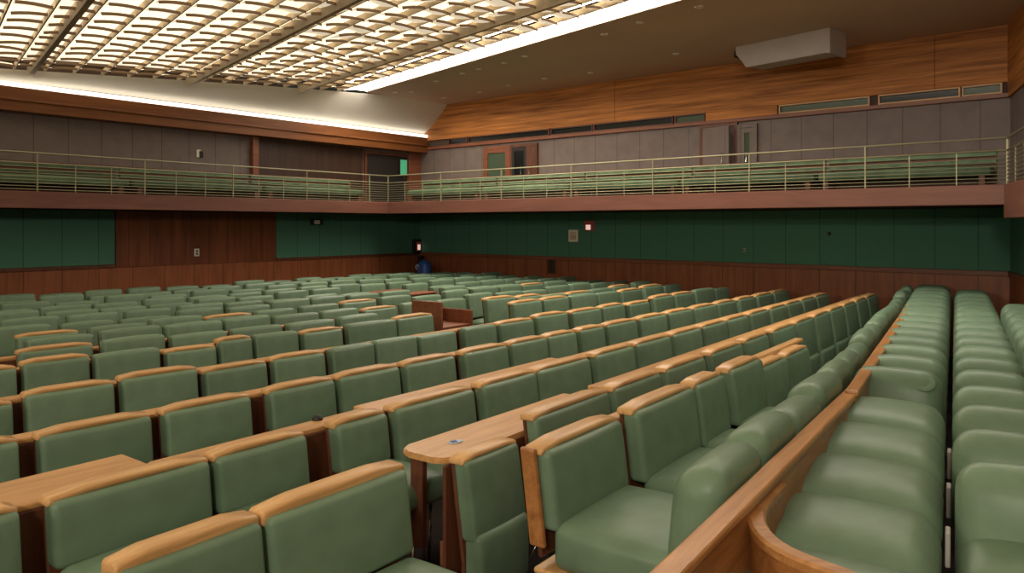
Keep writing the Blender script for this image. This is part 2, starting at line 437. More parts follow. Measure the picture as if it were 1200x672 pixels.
railing(I0, IR, 'pale brass balcony railing with thin wires along the long back wall gallery')
railing(IR, IRend, 'short pale brass balcony railing returning along the right side wall gallery')
# padded benches behind the railing
def bench(length):
    root = empty('balcony_bench')
    obj('seat', shift(cushion(length, 0.40, 0.09, 0.035, 0.015), (0, 0.0, 0.10)), BENCHG, root, True)
    bk = bmesh.new()
    for q in range(4): bx(bk, -length / 2, length / 2, -0.235, -0.19, 0.10 + q * 0.065, 0.142 + q * 0.065, 0.012, 2)
    obj('backrest', leanback(bk, 0.1, 0.15), BENCHG, root)
    fr = bmesh.new()
    for sx in (-1, 1): bx(fr, sx * (length / 2 - 0.1) - 0.03, sx * (length / 2 - 0.1) + 0.03, -0.2, 0.18, 0, 0.10)
    bx(fr, -length / 2, length / 2, -0.262, -0.245, 0.02, 0.36)
    obj('frame', fr, PANELWOOD, root)
    return root
BL = 2.0
b0 = bench(BL); note_kids(b0)
first = True; nb = 0
SPAN = (IR - I0).length - 0.35; NBK = 5
for k in range(NBK):
    p = I0 + WB * (0.2 + SPAN / NBK * (k + 0.5)) + WA * 0.45
    b = b0 if first else copy_tree(b0); first = False
    b.scale = (SPAN / NBK / (BL + 0.04), 1, 1.2); b.location = p + Vector((0, 0, BFLOOR)); b.rotation_euler = (0, 0, math.atan2(-WA.y, -WA.x) - math.pi / 2)
    tag(b, 'long green padded bench behind the back wall railing, %s bench from the far corner' % nth(k), 'bench', 'gallery benches behind the railings')
for k in range(5):
    p = I0 - WA * (0.3 + BL / 2 + k * (BL + 0.05)) - WB * 0.48
    b = copy_tree(b0)
    b.scale = (1, 1, 1.2); b.location = p + Vector((0, 0, BFLOOR)); b.rotation_euler = (0, 0, math.atan2(WB.y, WB.x) - math.pi / 2)
    tag(b, 'long green padded bench behind the left wall railing, %s bench from the far corner' % nth(k), 'bench', 'gallery benches behind the railings')

# ------------------------------------------------------------------ ceiling: flat soffit, luminous louvre field, coves
G = on_height(430, 108, CEIL)                                   # inner far corner of the louvre field
Y1 = 9.5; E1 = Vector(((0 - 600) / FPX * Y1, Y1, CAMZ + (HOR - 80) / FPX * Y1)) - G
E2 = on_height(800, 0, CEIL) - G
e1 = E1 / Vector((E1.x, E1.y, 0)).length; e2 = E2 / E2.length
def gp(u, v, dz=0): return G + e1 * u + e2 * v + Vector((0, 0, dz))
V_END, U_END = 19.0, 17.0
# soffit to the right of the louvre field (over the back wall gallery and the right side)
s0 = gp(0, 0); s1 = gp(0, V_END)
far = G + (G - gp(0, V_END)).normalized() * 2.2
sp = [s1, s0, s0 + e1 * 0.02 + NA * 0.0, CORNER + NA * 0.2 + NB * 0.1, R0 + NB * 0.3 + WB * 0.3, R1 + WB * 0.5]
obj('ceiling', prism(bmesh.new(), [(p.x, p.y) for p in sp], CEIL, CEIL + 0.12), SOFFIT, kind='structure')
# closed box above the louvres
topb = [gp(-0.3, -1.5), gp(-0.3, V_END), gp(U_END, V_END), gp(U_END, -1.5)]
obj('ceiling_upper', prism(bmesh.new(), [(p.x, p.y) for p in topb], CEIL + 0.62, CEIL + 0.7), COVE, kind='structure')
# light box above the louvres (lamps behind the baffles)
bm = bmesh.new()
vs = [bm.verts.new(gp(u, v, 0.15)) for u, v in ((0.05, 0.0), (0.05, V_END), (U_END, V_END), (U_END, 0.0))]
bm.faces.new(vs)
obj('ceiling_lightbox', bm, LIGHTBOX, kind='structure')
# louvre field: curved acrylic scoops, one row of them between each pair of ribs
bm = bmesh.new()
du, dv = 0.345, 0.35
rnd = random.Random(3)
nu, nv = int(U_END / du), int(V_END / dv)
NUS, NVS = 4, 5
for i in range(nu):
    for j in range(nv):
        u0, v0 = 0.62 + i * du, 0.12 + j * dv
        tw = rnd.uniform(-0.012, 0.012); rise = rnd.uniform(0.040, 0.065); tilt = rnd.uniform(-0.012, 0.012)
        if i < 8 and j > 3: tw *= 2.0; rise += rnd.uniform(-0.03, 0.03)
        grid = []
        for a in range(NUS + 1):
            ta = a / NUS; row = []
            for b in range(NVS + 1):
                tb = b / NVS
                # scoop: low at the near edge of the cell, curling up towards the far edge
                z = rise * (1 - math.cos(tb * math.pi * 0.52)) - 0.02 + 0.009 * math.sin(math.pi * ta) + tw * (ta - .5) * 2 + tilt * (tb - .5)
                row.append(bm.verts.new(gp(u0 + 0.025 + ta * (du - 0.05), v0 + 0.012 + (1 - tb) * (dv + 0.01), z)))
            grid.append(row)
        for a in range(NUS):
            for b in range(NVS): bm.faces.new((grid[a][b], grid[a + 1][b], grid[a + 1][b + 1], grid[a][b + 1])).material_index = 0
        # brown lip along the low edge, its colour standing in for the shadow line
        low = [grid[a][0] for a in range(NUS + 1)]
        dn = [bm.verts.new(v.co + Vector((0, 0, -0.034)) + e2 * 0.010) for v in low]
        for a in range(NUS): bm.faces.new((low[a], low[a + 1], dn[a + 1], dn[a])).material_index = 1
lou = obj('ceiling_louvres', bm, [BAFFLE, LIPSHADE], smooth=True, kind='structure')
ribs = empty('ceiling_ribs'); ribs['kind'] = 'structure'
def u_at(px):
    lo_, hi_ = 0.0, U_END
    for _ in range(50):
        m_ = (lo_ + hi_) / 2
        if project(gp(m_, 0))[0] > px: lo_ = m_
        else: hi_ = m_
    return lo_
for u, major in [(0.62 + i * du, False) for i in range(nu + 1)] + [(u_at(px), True) for px in (-190, 35, 221, 352)] + [(0.60, False)]:
    w, h = (0.028, 0.085) if major else (0.007, 0.022)
    bm = bmesh.new()
    a, b = gp(u, 0.0 if not major else -0.06), gp(u, V_END)
    side = e1 * w
    for z0, z1 in ((-h, 0.05),):
        q = [a - side, a + side, b + side, b - side]
        lo = [bm.verts.new(p + Vector((0, 0, z0))) for p in q]; hi = [bm.verts.new(p + Vector((0, 0, z1))) for p in q]
        bm.faces.new(lo); bm.faces.new(hi)
        for k in range(4): bm.faces.new((lo[k], lo[(k + 1) % 4], hi[(k + 1) % 4], hi[k]))
    obj('rib', bm, RIBPAINT, ribs)
# strip light along the soffit edge, with small fins
bm = bmesh.new()
vs = [bm.verts.new(p) for p in (gp(0.0, -0.05, 0.03), gp(0.0, V_END, 0.03), gp(0.60, V_END, 0.05), gp(0.60, -0.05, 0.05))]
bm.faces.new(vs)
st = obj('strip_light', bm, LAMPW); tag(st, 'long white strip light along the edge of the brown soffit', 'light')
for j in range(int(V_END / dv)):
    v = 0.25 + j * dv
    bm = bmesh.new()
    q = [gp(0.12, v, 0.012), gp(0.60, v - 0.06, -0.03), gp(0.60, v - 0.06, 0.05), gp(0.12, v, 0.035)]
    t = e2 * 0.006
    A = [bm.verts.new(p - t) for p in q]; B = [bm.verts.new(p + t) for p in q]
    bm.faces.new(A); bm.faces.new(B)
    for k in range(4): bm.faces.new((A[k], A[(k + 1) % 4], B[(k + 1) % 4], B[k]))
    obj('fin', bm, COVE, st)
# white cove along the left wall under the louvres, with its lamp strip
bm = bmesh.new()
def cove_pts(u):
    top = gp(u, -0.02, 0.0); 
    base = on_a = top - NA * (NA.dot(top) - (OA - 0.17)); base = Vector((base.x, base.y, 3.50))
    lip = Vector((base.x, base.y, 3.42))
    return top, base, lip
pa = []
for k in range(9):
    u = -2.9 + k * (U_END + 2.9) / 8
    if u < 0:
        g0 = G - WA * 0 + e1 * u
        top = Vector((g0.x, g0.y, CEIL))
    else: top = gp(u, -0.02)
    base = top + NA * (OA - 0.17 - NA.dot(top)); base = Vector((base.x, base.y, 3.50))
    mid = (top * 0.45 + base * 0.55) + Vector((0, 0, -0.03))
    pa.append((top, mid, base))
V = [[bm.verts.new(p) for p in t] for t in pa]
for a, b in zip(V, V[1:]):
    for k in range(2): bm.faces.new((a[k], a[k + 1], b[k + 1], b[k]))
obj('trim_4', bm, COVE, smooth=True, kind='structure')
x0, x1 = sorted((ua(-500), ua(524)))
cl = obj('cove_light', box(x0, x1, -0.27, -0.20, 3.425, 3.475), LAMPSOFT)
cl.location = wall_left.location; cl.rotation_euler = wall_left.rotation_euler
tag(cl, 'long white cove light running above the brown beam on the left wall', 'light')

# recessed downlights in the soffit
spots = [(463, 108), (482, 107.5), (511, 95), (520, 114.5), (542, 86), (561, 81), (562, 108), (591, 73.5), (596, 100), (615, 66), (638, 92), (708, 40), (692, 85), (750, 26), (792, 63), (819, 8)]
sl = sorted([(on_height(px, py, CEIL), px, py) for px, py in spots], key=lambda t: -t[0].y)
d0 = None
for i, (p, px, py) in enumerate(sl):
    if d0 is None:
        d0 = empty('downlight')
        obj('trim_ring', lathe(bmesh.new(), [(0.026, -0.012), (0.045, -0.010), (0.05, 0.0), (0.026, 0.0)]), WHITE, d0)
        obj('lens', lathe(bmesh.new(), [(0.026, -0.008), (0.0265, -0.001)]), SPOTLENS, d0)
        note_kids(d0); d = d0
    else: d = copy_tree(d0)
    d.location = p
    ld = bpy.data.lights.new('spot', 'SPOT'); ld.energy = 22; ld.color = (1, 0.82, 0.58); ld.spot_size = R(150); ld.spot_blend = 1.0; ld.shadow_soft_size = 0.03
    lo_ = bpy.data.objects.new('spot_lamp', ld); COL.objects.link(lo_); lo_.location = (0, 0, -0.02); lo_.parent = d
    tag(d, 'small round recessed downlight in the brown soffit, %s in distance from the far corner' % nth(i), 'light', 'recessed downlights in the soffit')

# grey duct housing hanging under the soffit
q = [on_height(862, 55, CEIL), on_height(972, 32, CEIL)]
dirx = (q[1] - q[0]); ln = dirx.length; dirx.normalize()
root = empty('duct_housing', q[0] + Vector((0, 0, 0)), math.atan2(dirx.y, dirx.x))
tag(root, 'grey box-shaped duct housing hanging from the soffit near the right corner', 'duct')
bm = bmesh.new()
D_ = 0.40; h = 0.30
pts = [(0, 0, 0), (ln, 0, 0), (ln, 0, -h), (0.16, 0, -h), (0, 0, -0.10)]
a = [bm.verts.new(p) for p in pts]; b = [bm.verts.new((p[0], D_, p[2] * 0.94)) for p in pts]
bm.faces.new(a); bm.faces.new(b)
for k in range(5): bm.faces.new((a[k], a[(k + 1) % 5], b[(k + 1) % 5], b[k]))
bmesh.ops.bevel(bm, geom=bm.edges[:], offset=0.008, segments=2, affect='EDGES')
obj('casing', bm, GREYBOX, root)
obj('seam_flange', box(ln - 0.03, ln + 0.012, -0.012, D_, -h - 0.012, -0.002, 0.004, 1), GREYBOX, root)
obj('bracket', box(-0.16, 0.03, 0.2, 0.35, -0.09, 0, 0.01, 2), DARK, root)

# ------------------------------------------------------------------ small things on the walls
def on_wall_thing(name, root, px, py, w, h, back, label, cat, parts, onA=False):
    u = ua(px) if onA else ub(px); z = za(px, py) if onA else zb(px, py)
    m = root.matrix_basis
    e = empty(name, (0, 0, 0), root.rotation_euler.z)
    e.location = Matrix.Translation(root.location) @ Matrix.Rotation(root.rotation_euler.z, 4, 'Z') @ Vector((u, -back, z))
    tag(e, label, cat)
    for pn, (x0, x1, y0, y1, z0, z1), mat in parts: obj(pn, box(x0, x1, y0, y1, z0, z1, min(0.006, (x1 - x0) / 6, (y1 - y0) / 3), 1), mat, e)
    return e
on_wall_thing('notice_board', wall_back, 673, 276.5, .19, .19, 0.02, 'square pale notice in a cream frame on the green back wall', 'notice',
    [('frame', (-.10, .10, -.02, 0, -.105, .105), PAPER), ('sheet', (-.055, .062, -.026, -.019, -.065, .06), PRINT), ('text_block', (-.02, .05, -.03, -.025, .02, .035), PAPER)])
on_wall_thing('exit_sign', wall_back, 692.5, 265, .16, .16, 0.02, 'glowing red sign lamp on the back wall beside the pale notice', 'sign',
    [('housing', (-.085, .085, -.06, 0, -.085, .085), SIGNRED), ('lit_panel', (-.05, .045, -.066, -.058, -.065, .02), SIGNLIT)])
on_wall_thing('exit_sign', wall_left, 486, 289, .16, .2, 0.02, 'small red and white lit sign beside the far corner of the room', 'sign',
    [('housing', (-.10, .12, -.05, 0, -.15, .15), DARK), ('red_border', (-.02, .10, -.056, -.048, -.09, .09), SIGNRED), ('lit_panel', (.01, .085, -.062, -.054, -.07, .04), SIGNLIT)], True)
on_wall_thing('wall_lamp', wall_left, 368, 260.5, .18, .08, 0.02, 'small white lamp fixture high on the green panel of the left wall', 'lamp',
    [('housing', (-.10, .13, -.07, 0, -.05, .05), DARK), ('lens', (-.06, .06, -.078, -.068, -.035, .035), WHITE), ('sensor', (.085, .11, -.08, -.068, -.02, .02), DARK)], True)
on_wall_thing('wall_switch', wall_left, 229, 296, .06, .1, 0.035, 'small white double switch on the wood-panelled section of the left wall', 'switch',
    [('plate', (-.042, .042, -.012, 0, -.06, .06), WHITE), ('toggle', (-.014, .014, -.022, -.010, .008, .035), DARK), ('toggle', (-.014, .014, -.022, -.010, -.035, -.008), DARK)], True)
on_wall_thing('wall_switch', wall_left, 233, 181, .06, .1, 0.02, 'small switch plate on grey panels of the upper left gallery', 'switch',
    [('plate', (-.05, .02, -.012, 0, -.05, .07), PAPER), ('toggle', (-.01, .05, -.03, -.0, -.05, .05), DARK)], True)
on_wall_thing('exit_sign', wall_left, 468.5, 197, .12, .2, 0.085, 'green lit sign in the dark doorway of the upper left gallery', 'sign',
    [('housing', (-.10, .10, -.03, 0, -.17, .17), DARK), ('lit_panel', (-.085, .085, -.036, -.028, -.155, .155), SIGNGREEN)], True)
on_wall_thing('vent_grille', wall_back, 648, 311, .16, .26, 0.03, 'dark rectangular vent grille in the wainscot of the back wall', 'vent',
    [('frame', (-.09, .09, -.014, 0, -.15, .15), PANELWOOD), ('louvre_panel', (-.07, .07, -.018, -.012, -.13, .13), DARKBOARD)])
on_wall_thing('wall_socket', wall_back, 873, 293, .03, .03, 0.02, 'tiny pale socket on the green back wall, lower of the two fittings', 'socket',
    [('plate', (-.016, .016, -.01, 0, -.022, .022), PAPER), ('cover', (-.010, .010, -.016, -.009, -.014, .014), DARK)])
on_wall_thing('wall_hook', wall_back, 972.5, 274, .04, .05, 0.02, 'tiny dark fitting high on the green back wall towards the right', 'hook',
    [('plate', (-.022, .022, -.01, 0, -.025, .025), DARK), ('peg', (-.008, .008, -.04, -.008, -.008, .008), DARK)])

# ------------------------------------------------------------------ lecture chairs
def chair_parts(name, W, top, pad_h, seat_top, seat_d, rail=True, thick=0.085, seat_h=0.10, lean=0.13, legs=True, endboard=False, padtop=0.0, RH=0.026, tip=False):
    """origin on the floor under the backrest; +y is the way it faces"""
    root = empty(name)
    zb_ = top - pad_h
    bp = shift(cushion(W, thick, pad_h - (0.012 if rail else 0), 0.022, padtop, 0.013), (0, thick / 2, zb_))
    obj('back_pad', leanback(bp, zb_, lean), LEATHER, root, True)
    sh = box(-W / 2 + 0.005, W / 2 - 0.005, -0.016, 0.002, max(0.20, zb_ - 0.10), top - 0.012, 0.004, 1)
    obj('back_shell', leanback(sh, zb_, lean), PANELWOOD, root)
    if rail:
        ytop = -(top - zb_) * lean
        rb = cushion(W + 0.012, 0.080, RH, 0.011, 0.003, 0.003)
        for v in rb.verts:                       # the rail's ends dip a little over the pad corners
            X = abs(v.co.x) / (W / 2); v.co.z -= 0.014 * max(0, (X - 0.8) / 0.2) ** 2
        obj('top_rail', shift(rb, (0, ytop + 0.022, top - RH * 0.62)), RAILWOOD, root, True)
    if endboard:
        eb = bmesh.new()
        bx(eb, W / 2 + 0.004, W / 2 + 0.026, -0.022, 0.040, zb_ - 0.05, top - 0.004, 0.008, 2)
        obj('end_board', leanback(eb, zb_, lean), DIVWOOD, root)
    if tip:
        obj('seat_pad', shift(cushion(W * 0.98, 0.085, 0.30, 0.035, 0, 0.012), (0, 0.05, zb_ - 0.26)), LEATHER, root, True)
        obj('seat_board', box(-W / 2 + 0.02, W / 2 - 0.02, -0.012, 0.006, zb_ - 0.24, zb_ - 0.02, 0.004, 1), PANELWOOD, root)
        for sx in (-1, 1):
            for y0, y1 in ((0.0, -0.10), (0.0, 0.16)):
                obj('leg', tube(bmesh.new(), [(sx * (W / 2 - 0.06), y0, zb_ - 0.2), (sx * (W / 2 - 0.03), y1, 0.0)], 0.0075, 8), CHROME, root, True)
        note_kids(root); return root
    def wf(p):
        k = p.y / seat_d                          # waterfall front edge
        if k > 0.25: p.z -= (k - 0.25) ** 2 * 0.10
        return p
    sb = cushion(W * 1.0, seat_d, seat_h, 0.038, 0.022, 0.012, 0.008, warp=wf)
    obj('seat_pad', shift(sb, (0, 0.055 + seat_d / 2, seat_top - seat_h)), LEATHER, root, True)
    obj('seat_board', box(-W / 2 - 0.012, W / 2 + 0.012, -0.01, seat_d * 0.86, seat_top - seat_h - 0.022, seat_top - seat_h, 0.008, 2), RAILWOOD, root)
    if legs:
        zt = seat_top - seat_h - 0.02
        for sx in (-1, 1):
            for y0, y1 in ((0.02, -0.02), (seat_d * 0.75, seat_d * 0.82)):
                obj('leg', tube(bmesh.new(), [(sx * (W / 2 - 0.06), y0, zt), (sx * (W / 2 - 0.03), y1, 0.0)], 0.0075, 8), CHROME, root, True)
    note_kids(root)
    return root
def make_factory(**kw):
    state = {'proto': None, 'used': False}
    def get():
        if state['proto'] is None: state['proto'] = chair_parts(**kw)
        if not state['used']:
            state['used'] = True; return state['proto']
        return copy_tree(state['proto'])
    return get
W0 = 0.47
near_end = make_factory(name='lecture_chair', W=W0, top=0.86, pad_h=0.29, seat_top=0.60, seat_d=0.46, thick=0.085, seat_h=0.16, endboard=True)
near_mid = make_factory(name='lecture_chair', W=W0, top=0.86, pad_h=0.31, seat_top=0.575, seat_d=0.31, thick=0.085, seat_h=0.14)
tall_tip = make_factory(name='lecture_chair', W=W0, top=0.79, pad_h=0.36, seat_top=0.44, seat_d=0.24, thick=0.075, tip=True)
near_rail = make_factory(name='lecture_chair', W=W0, top=0.785, pad_h=0.30, seat_top=0.48, seat_d=0.34, RH=0.042)
rail_seat = make_factory(name='lecture_chair', W=W0, top=0.765, pad_h=0.225, seat_top=0.55, seat_d=0.40)
rail_tip = make_factory(name='lecture_chair', W=W0, top=0.765, pad_h=0.29, seat_top=0.47, seat_d=0.26)
pad_seat = make_factory(name='lecture_chair', W=W0, top=0.765, pad_h=0.28, seat_top=0.46, seat_d=0.20, rail=False, thick=0.09, padtop=0.008)
pad_thin = make_factory(name='lecture_chair', W=W0, top=0.765, pad_h=0.24, seat_top=0.46, seat_d=0.18, rail=False, thick=0.10, padtop=0.012)

# row offsets from the camera's own line, in metres
FR = [Frame(36.5), Frame(36.5), Frame(37.3), Frame(39.0), Frame(39.6)]
ROWP = [1.50, 1.93]
ZLEFT = [2.32, 3.06, 3.80] + [4.58 + 0.45 * k for k in range(12)]      # depth of each row where it leaves the left edge of the view
for k, zl in enumerate(ZLEFT):
    if len(FR) < k + 3: FR.append(Frame(40.2 + 0.03 * k))
    f_ = FR[k + 2]; ROWP.append(zl * (0.681 * -f_.P.x + f_.P.y))
LISTS = {
    0: [(630, 718), (737, 805), (809, 840), (850, 885), (888, 917), (919, 943)],
    1: [(132, 298), (305, 468), (540, 602), (623, 709), (716, 770), (778, 822), (831, 866), (871, 896), (904, 928)],
    2: [(-60, 17), (53, 238), (246, 351), (387, 445), (458, 549), (560, 622), (625, 685), (694, 737), (742, 780), (785, 816)],
    3: [(-80, 18), (42, 172), (188, 288), (311, 386), (394, 463), (471, 528), (540, 590), (595, 636), (638, 670), (676, 703)],
    4: [(-60, 12), (28, 130), (140, 227), (236, 309), (318, 376), (384, 434), (437, 483), (487, 530), (541, 576)],
    5: [(-50, 17), (25, 102), (108, 184), (193, 250), (254, 292), (297, 345), (352, 398)],
}
rowname = lambda i: ('row beside the divider' if i == 0 else nth(i) + ' row from the divider')
rnd = random.Random(11)
row_end = {}
total = 0
def inside(p):
    return NB.dot(p) < OB - 0.42 and NA.dot(p) < OA - 0.45
def blocked(p):
    c = project(Vector((p.x, p.y, 0.7)))
    return False
def aisle_spot(px, py, z):
    q = on_height(px, py, z)
    n_ = min(range(5, len(ROWP) - 1), key=lambda n: abs(ROWP[n] + 0.33 - q.dot(FR[n].P)))
    return FR[n_].at(ROWP[n_] + 0.33, q.dot(FR[n_].D))
BOXP = aisle_spot(524, 374, 0.66)
LOWP = [aisle_spot(446, 347, 0.62), aisle_spot(484, 350, 0.62)]
BAGP = CORNER - WA * 0.62 + WB * 0.78
for i, p in enumerate(ROWP):
    spans = []
    for a, b in LISTS.get(i, []):
        spans.append((FR[i].s_of(a, p), FR[i].s_of(b, p)))
    pitch = 0.58 if i < 4 else (0.56 if i < 6 else 0.53)
    if spans: s = spans[-1][1] + 0.07
    else: s = FR[i].s_of(-25, p) + rnd.uniform(0, 0.3)
    while True:
        w = pitch - rnd.uniform(0.03, 0.09)
        c = FR[i].at(p, s + w / 2)
        if not inside(c): break
        if c.dot(DIV.P) < 1.02: break
        spans.append((s, s + w)); s += pitch + rnd.uniform(-0.02, 0.02)
    idx = 0
    row_end[i] = spans[-1][1] if spans else 0
    for k, (s0_, s1_) in enumerate(spans):
        w = s1_ - s0_; sc_ = (s0_ + s1_) / 2
        c = FR[i].at(p, sc_)
        if (c - Vector((BOXP.x, BOXP.y, 0))).length < 0.74: continue
        if any((c - q_).length < 0.46 for q_ in LOWP) or (c - BAGP).length < 0.55: continue
        pass
        pc = project(Vector((c.x, c.y, 0.76)))
        if pc[0] < -70 and project(FR[i].at(p, s1_, 0.76))[0] < 2: continue
        near = project(FR[i].at(p, s0_, 0.76))[0] < 905
        if i == 0: f = near_end if k == 0 else (near_mid if k < 4 else tall_tip); style = 'wood-topped'
        elif i == 1: f = tall_tip if k > 1 else near_rail; style = 'wood-topped'
        elif i < 4: f = rail_seat if k in (1, 2, 3) else rail_tip; style = 'wood-topped'
        elif i < 6: f = rail_tip if rnd.random() < .85 else pad_seat; style = 'wood-topped' if f is rail_tip else 'all-leather'
        else:
            r_ = rnd.random()
            f = rail_tip if (r_ < .16 and i < 9) else (pad_seat if r_ < .6 else pad_thin); style = 'wood-topped' if f is rail_tip else 'all-leather'
        ch = f()
        jit = 0.0 if i < 4 else rnd.uniform(-0.06, 0.06)
        ch.location = c + Vector((0, 0, 0)); ch.rotation_euler = (0, 0, FR[i].rz_face_right + jit)
        zs = 0.905 if (i == 1 and k == 2) else 1.0 if i < 4 else rnd.uniform(0.97, 1.04)
        ch.scale = (w / W0, 1, zs)
        tag(ch, '%s green chair, %s from the near end of the %s' % (style, nth(idx), rowname(i)), 'chair', 'green lecture chairs, ' + rowname(i))
        if (i, k) == (0, 0): ch['label'] = 'green chair with a wooden end board, at the near end beside the divider'
        if (i, k) == (1, 2): ch['label'] = 'low green chair with folded seat, in front of the rounded desk end'
        idx += 1; total += 1
print('CHAIRS', total, 'ROWS', len(ROWP))

# ------------------------------------------------------------------ desks behind the chairs
def desk(i, s0_, s1_, depth, label, zt=0.735, rounded=False):
    p = ROWP[i]; l = s1_ - s0_
    root = empty('row_desk', FR[i].at(p, (s0_ + s1_) / 2), FR[i].rz_face_right)
    tag(root, label, 'desk', 'wooden desks behind the chair rows')
    bm = bmesh.new()
    y1, y0 = -0.060, -0.060 - depth
    if rounded:
        r = 0.07; pts = [(-l / 2, y0), (l / 2 - r, y0)]
        # rounded outer corner at the near end (local +x)
        pts = [(-l / 2, y1), (-l / 2, y0)]
        for k in range(7):
            a = -math.pi / 2 + k * math.pi / 12; pts.append((l / 2 - r + r * math.cos(a), y0 + r + r * math.sin(a)))
        for k in range(7):
            a = k * math.pi / 12; pts.append((l / 2 - r + r * math.cos(a), y1 - r + r * math.sin(a)))
        prism(bm, pts, zt - 0.026, zt)
        bmesh.ops.bevel(bm, geom=[e for e in bm.edges if abs(e.verts[0].co.z - e.verts[1].co.z) < 1e-6], offset=0.006, segments=2, affect='EDGES')
    else: bx(bm, -l / 2, l / 2, y0, y1, zt - 0.026, zt, 0.008, 2)
    obj('tabletop', bm, DESKWOOD, root)
    obj('modesty_panel', box(-l / 2 + 0.004, l / 2 - 0.004, -0.078, -0.060, 0.22, zt - 0.026, 0.003, 1), PANELWOOD, root)
    if not rounded: obj('shelf', box(-l / 2 + 0.02, l / 2 - 0.02, min(y0 + 0.05, -0.09), -0.078, 0.50, 0.515, 0.003, 1), PANELWOOD, root)
    for x in (-l / 2 + 0.03, l / 2 - 0.06):
        if rounded:
            obj('side_panel', box(x, x + 0.03, y0 + 0.05, y0 + 0.12, 0.30, zt - 0.026, 0.003, 1), PANELWOOD, root)
        else:
            obj('side_panel', box(x, x + 0.03, min(y0 + 0.04, -0.1), -0.078, 0.36, zt - 0.026, 0.003, 1), PANELWOOD, root)
        obj('leg', tube(bmesh.new(), [(x + 0.015, min(y0 + 0.06, -0.10), 0.36), (x + 0.015, min(y0 + 0.03, -0.11), 0.0)], 0.009, 8), CHROME, root, True)
        obj('leg', tube(bmesh.new(), [(x + 0.015, -0.085, 0.36), (x + 0.015, -0.085, 0.0)], 0.009, 8), CHROME, root, True)
    if rounded: obj('stretcher', box(-l / 2 + 0.03, l / 2 - 0.03, -0.115, -0.085, 0.26, 0.36, 0.003, 1), TRIMWOOD, root)
    return root
CUTS = {1: [470, 722], 2: [-60, 200, 452]}
DEEP = {1: [0.27, 0.12], 2: [0.30, 0.12, 0.18, 0.11], 3: [0.10], 4: [0.10], 5: [0.08], 6: [0.07]}
for i in range(1, 7):
    p = ROWP[i]
    cuts = [FR[i].s_of(px, p + (0.3 if i == 1 and q == 0 else 0)) for q, px in enumerate(CUTS.get(i, [-60]))]
    end = row_end[i] + 0.08
    while cuts[-1] < end - 0.45: cuts.append(min(cuts[-1] + 1.74, end))
    for k, (s, e) in enumerate(zip(cuts, cuts[1:])):
        zt = 0.738 if i != 1 else (0.705 if k == 0 else 0.765)
        dp = DEEP[i][min(k, len(DEEP[i]) - 1)]
        if NB.dot(FR[i].at(p + dp, e)) > OB - 0.2: e -= 0.4
        if e - s < 0.25: continue
        if i > 4 and any(abs(q_.dot(FR[i].P) - p - 0.1) < 0.4 and s - 0.3 < q_.dot(FR[i].D) < e + 0.3 for q_ in LOWP + [BOXP]): continue
        desk(i, s + 0.003, e - 0.003, dp, 'honey wood desk section behind the %s, %s from near end' % (rowname(i), nth(k)), zt, rounded=(i == 1 and k == 0))
# row 0 shares a narrow ledge with the chairs behind it
p = ROWP[0]
for k, (a, b) in enumerate(((MAIN.s_of(715, p), MAIN.s_of(850, p)), (MAIN.s_of(850, p), MAIN.s_of(925, p)), (MAIN.s_of(925, p), MAIN.s_of(950, p)))):
    l = b - a
    root = empty('wooden_ledge', MAIN.at(p, (a + b) / 2), MAIN.rz_face_right)
    tag(root, 'narrow honey wood ledge, %s section behind the row beside the divider' % nth(k), 'ledge', 'wooden ledges behind the first row')
    obj('ledge_board', box(-l / 2, l / 2, -0.112, -0.050, 0.785, 0.815, 0.008, 2), RAILWOOD, root)
    obj('back_panel', box(-l / 2 + 0.004, l / 2 - 0.004, -0.10, -0.075, 0.0, 0.785, 0.003, 1), PANELWOOD, root)

# small blue clip left on the first desk end
pp = on_height(534, 519, 0.705)
root = empty('blue_tag', pp, R(35)); tag(root, 'small blue and white tag lying on the rounded desk end', 'tag')
bm = bmesh.new()
prism(bm, [(0.034 * math.cos(a) * (1 if math.cos(a) > 0 else 1.0), 0.018 * math.sin(a)) for a in [k * math.pi / 12 for k in range(24)]], 0.0005, 0.006)
obj('tag_body', bm, BLUEWHITE, root)
obj('dark_stripe', box(-0.024, 0.004, -0.010, 0.010, 0.006, 0.009, 0.001, 1), BLUE, root)
# dark desk-end bracket with a knob
pp = on_height(372, 497, 0.72)
root = empty('desk_bracket', pp, MAIN.rz_face_right); tag(root, 'dark rounded bracket knob at the front edge of a near desk', 'bracket')
obj('mount', box(-0.03, 0.03, -0.008, 0.012, -0.035, 0.0, 0.005, 2), DARK, root)
kb = lathe(bmesh.new(), [(0.004, 0.0), (0.018, 0.003), (0.024, 0.016), (0.024, 0.026), (0.016, 0.038), (0.003, 0.041)], 16)
obj('knob', kb, DARK, root, True)

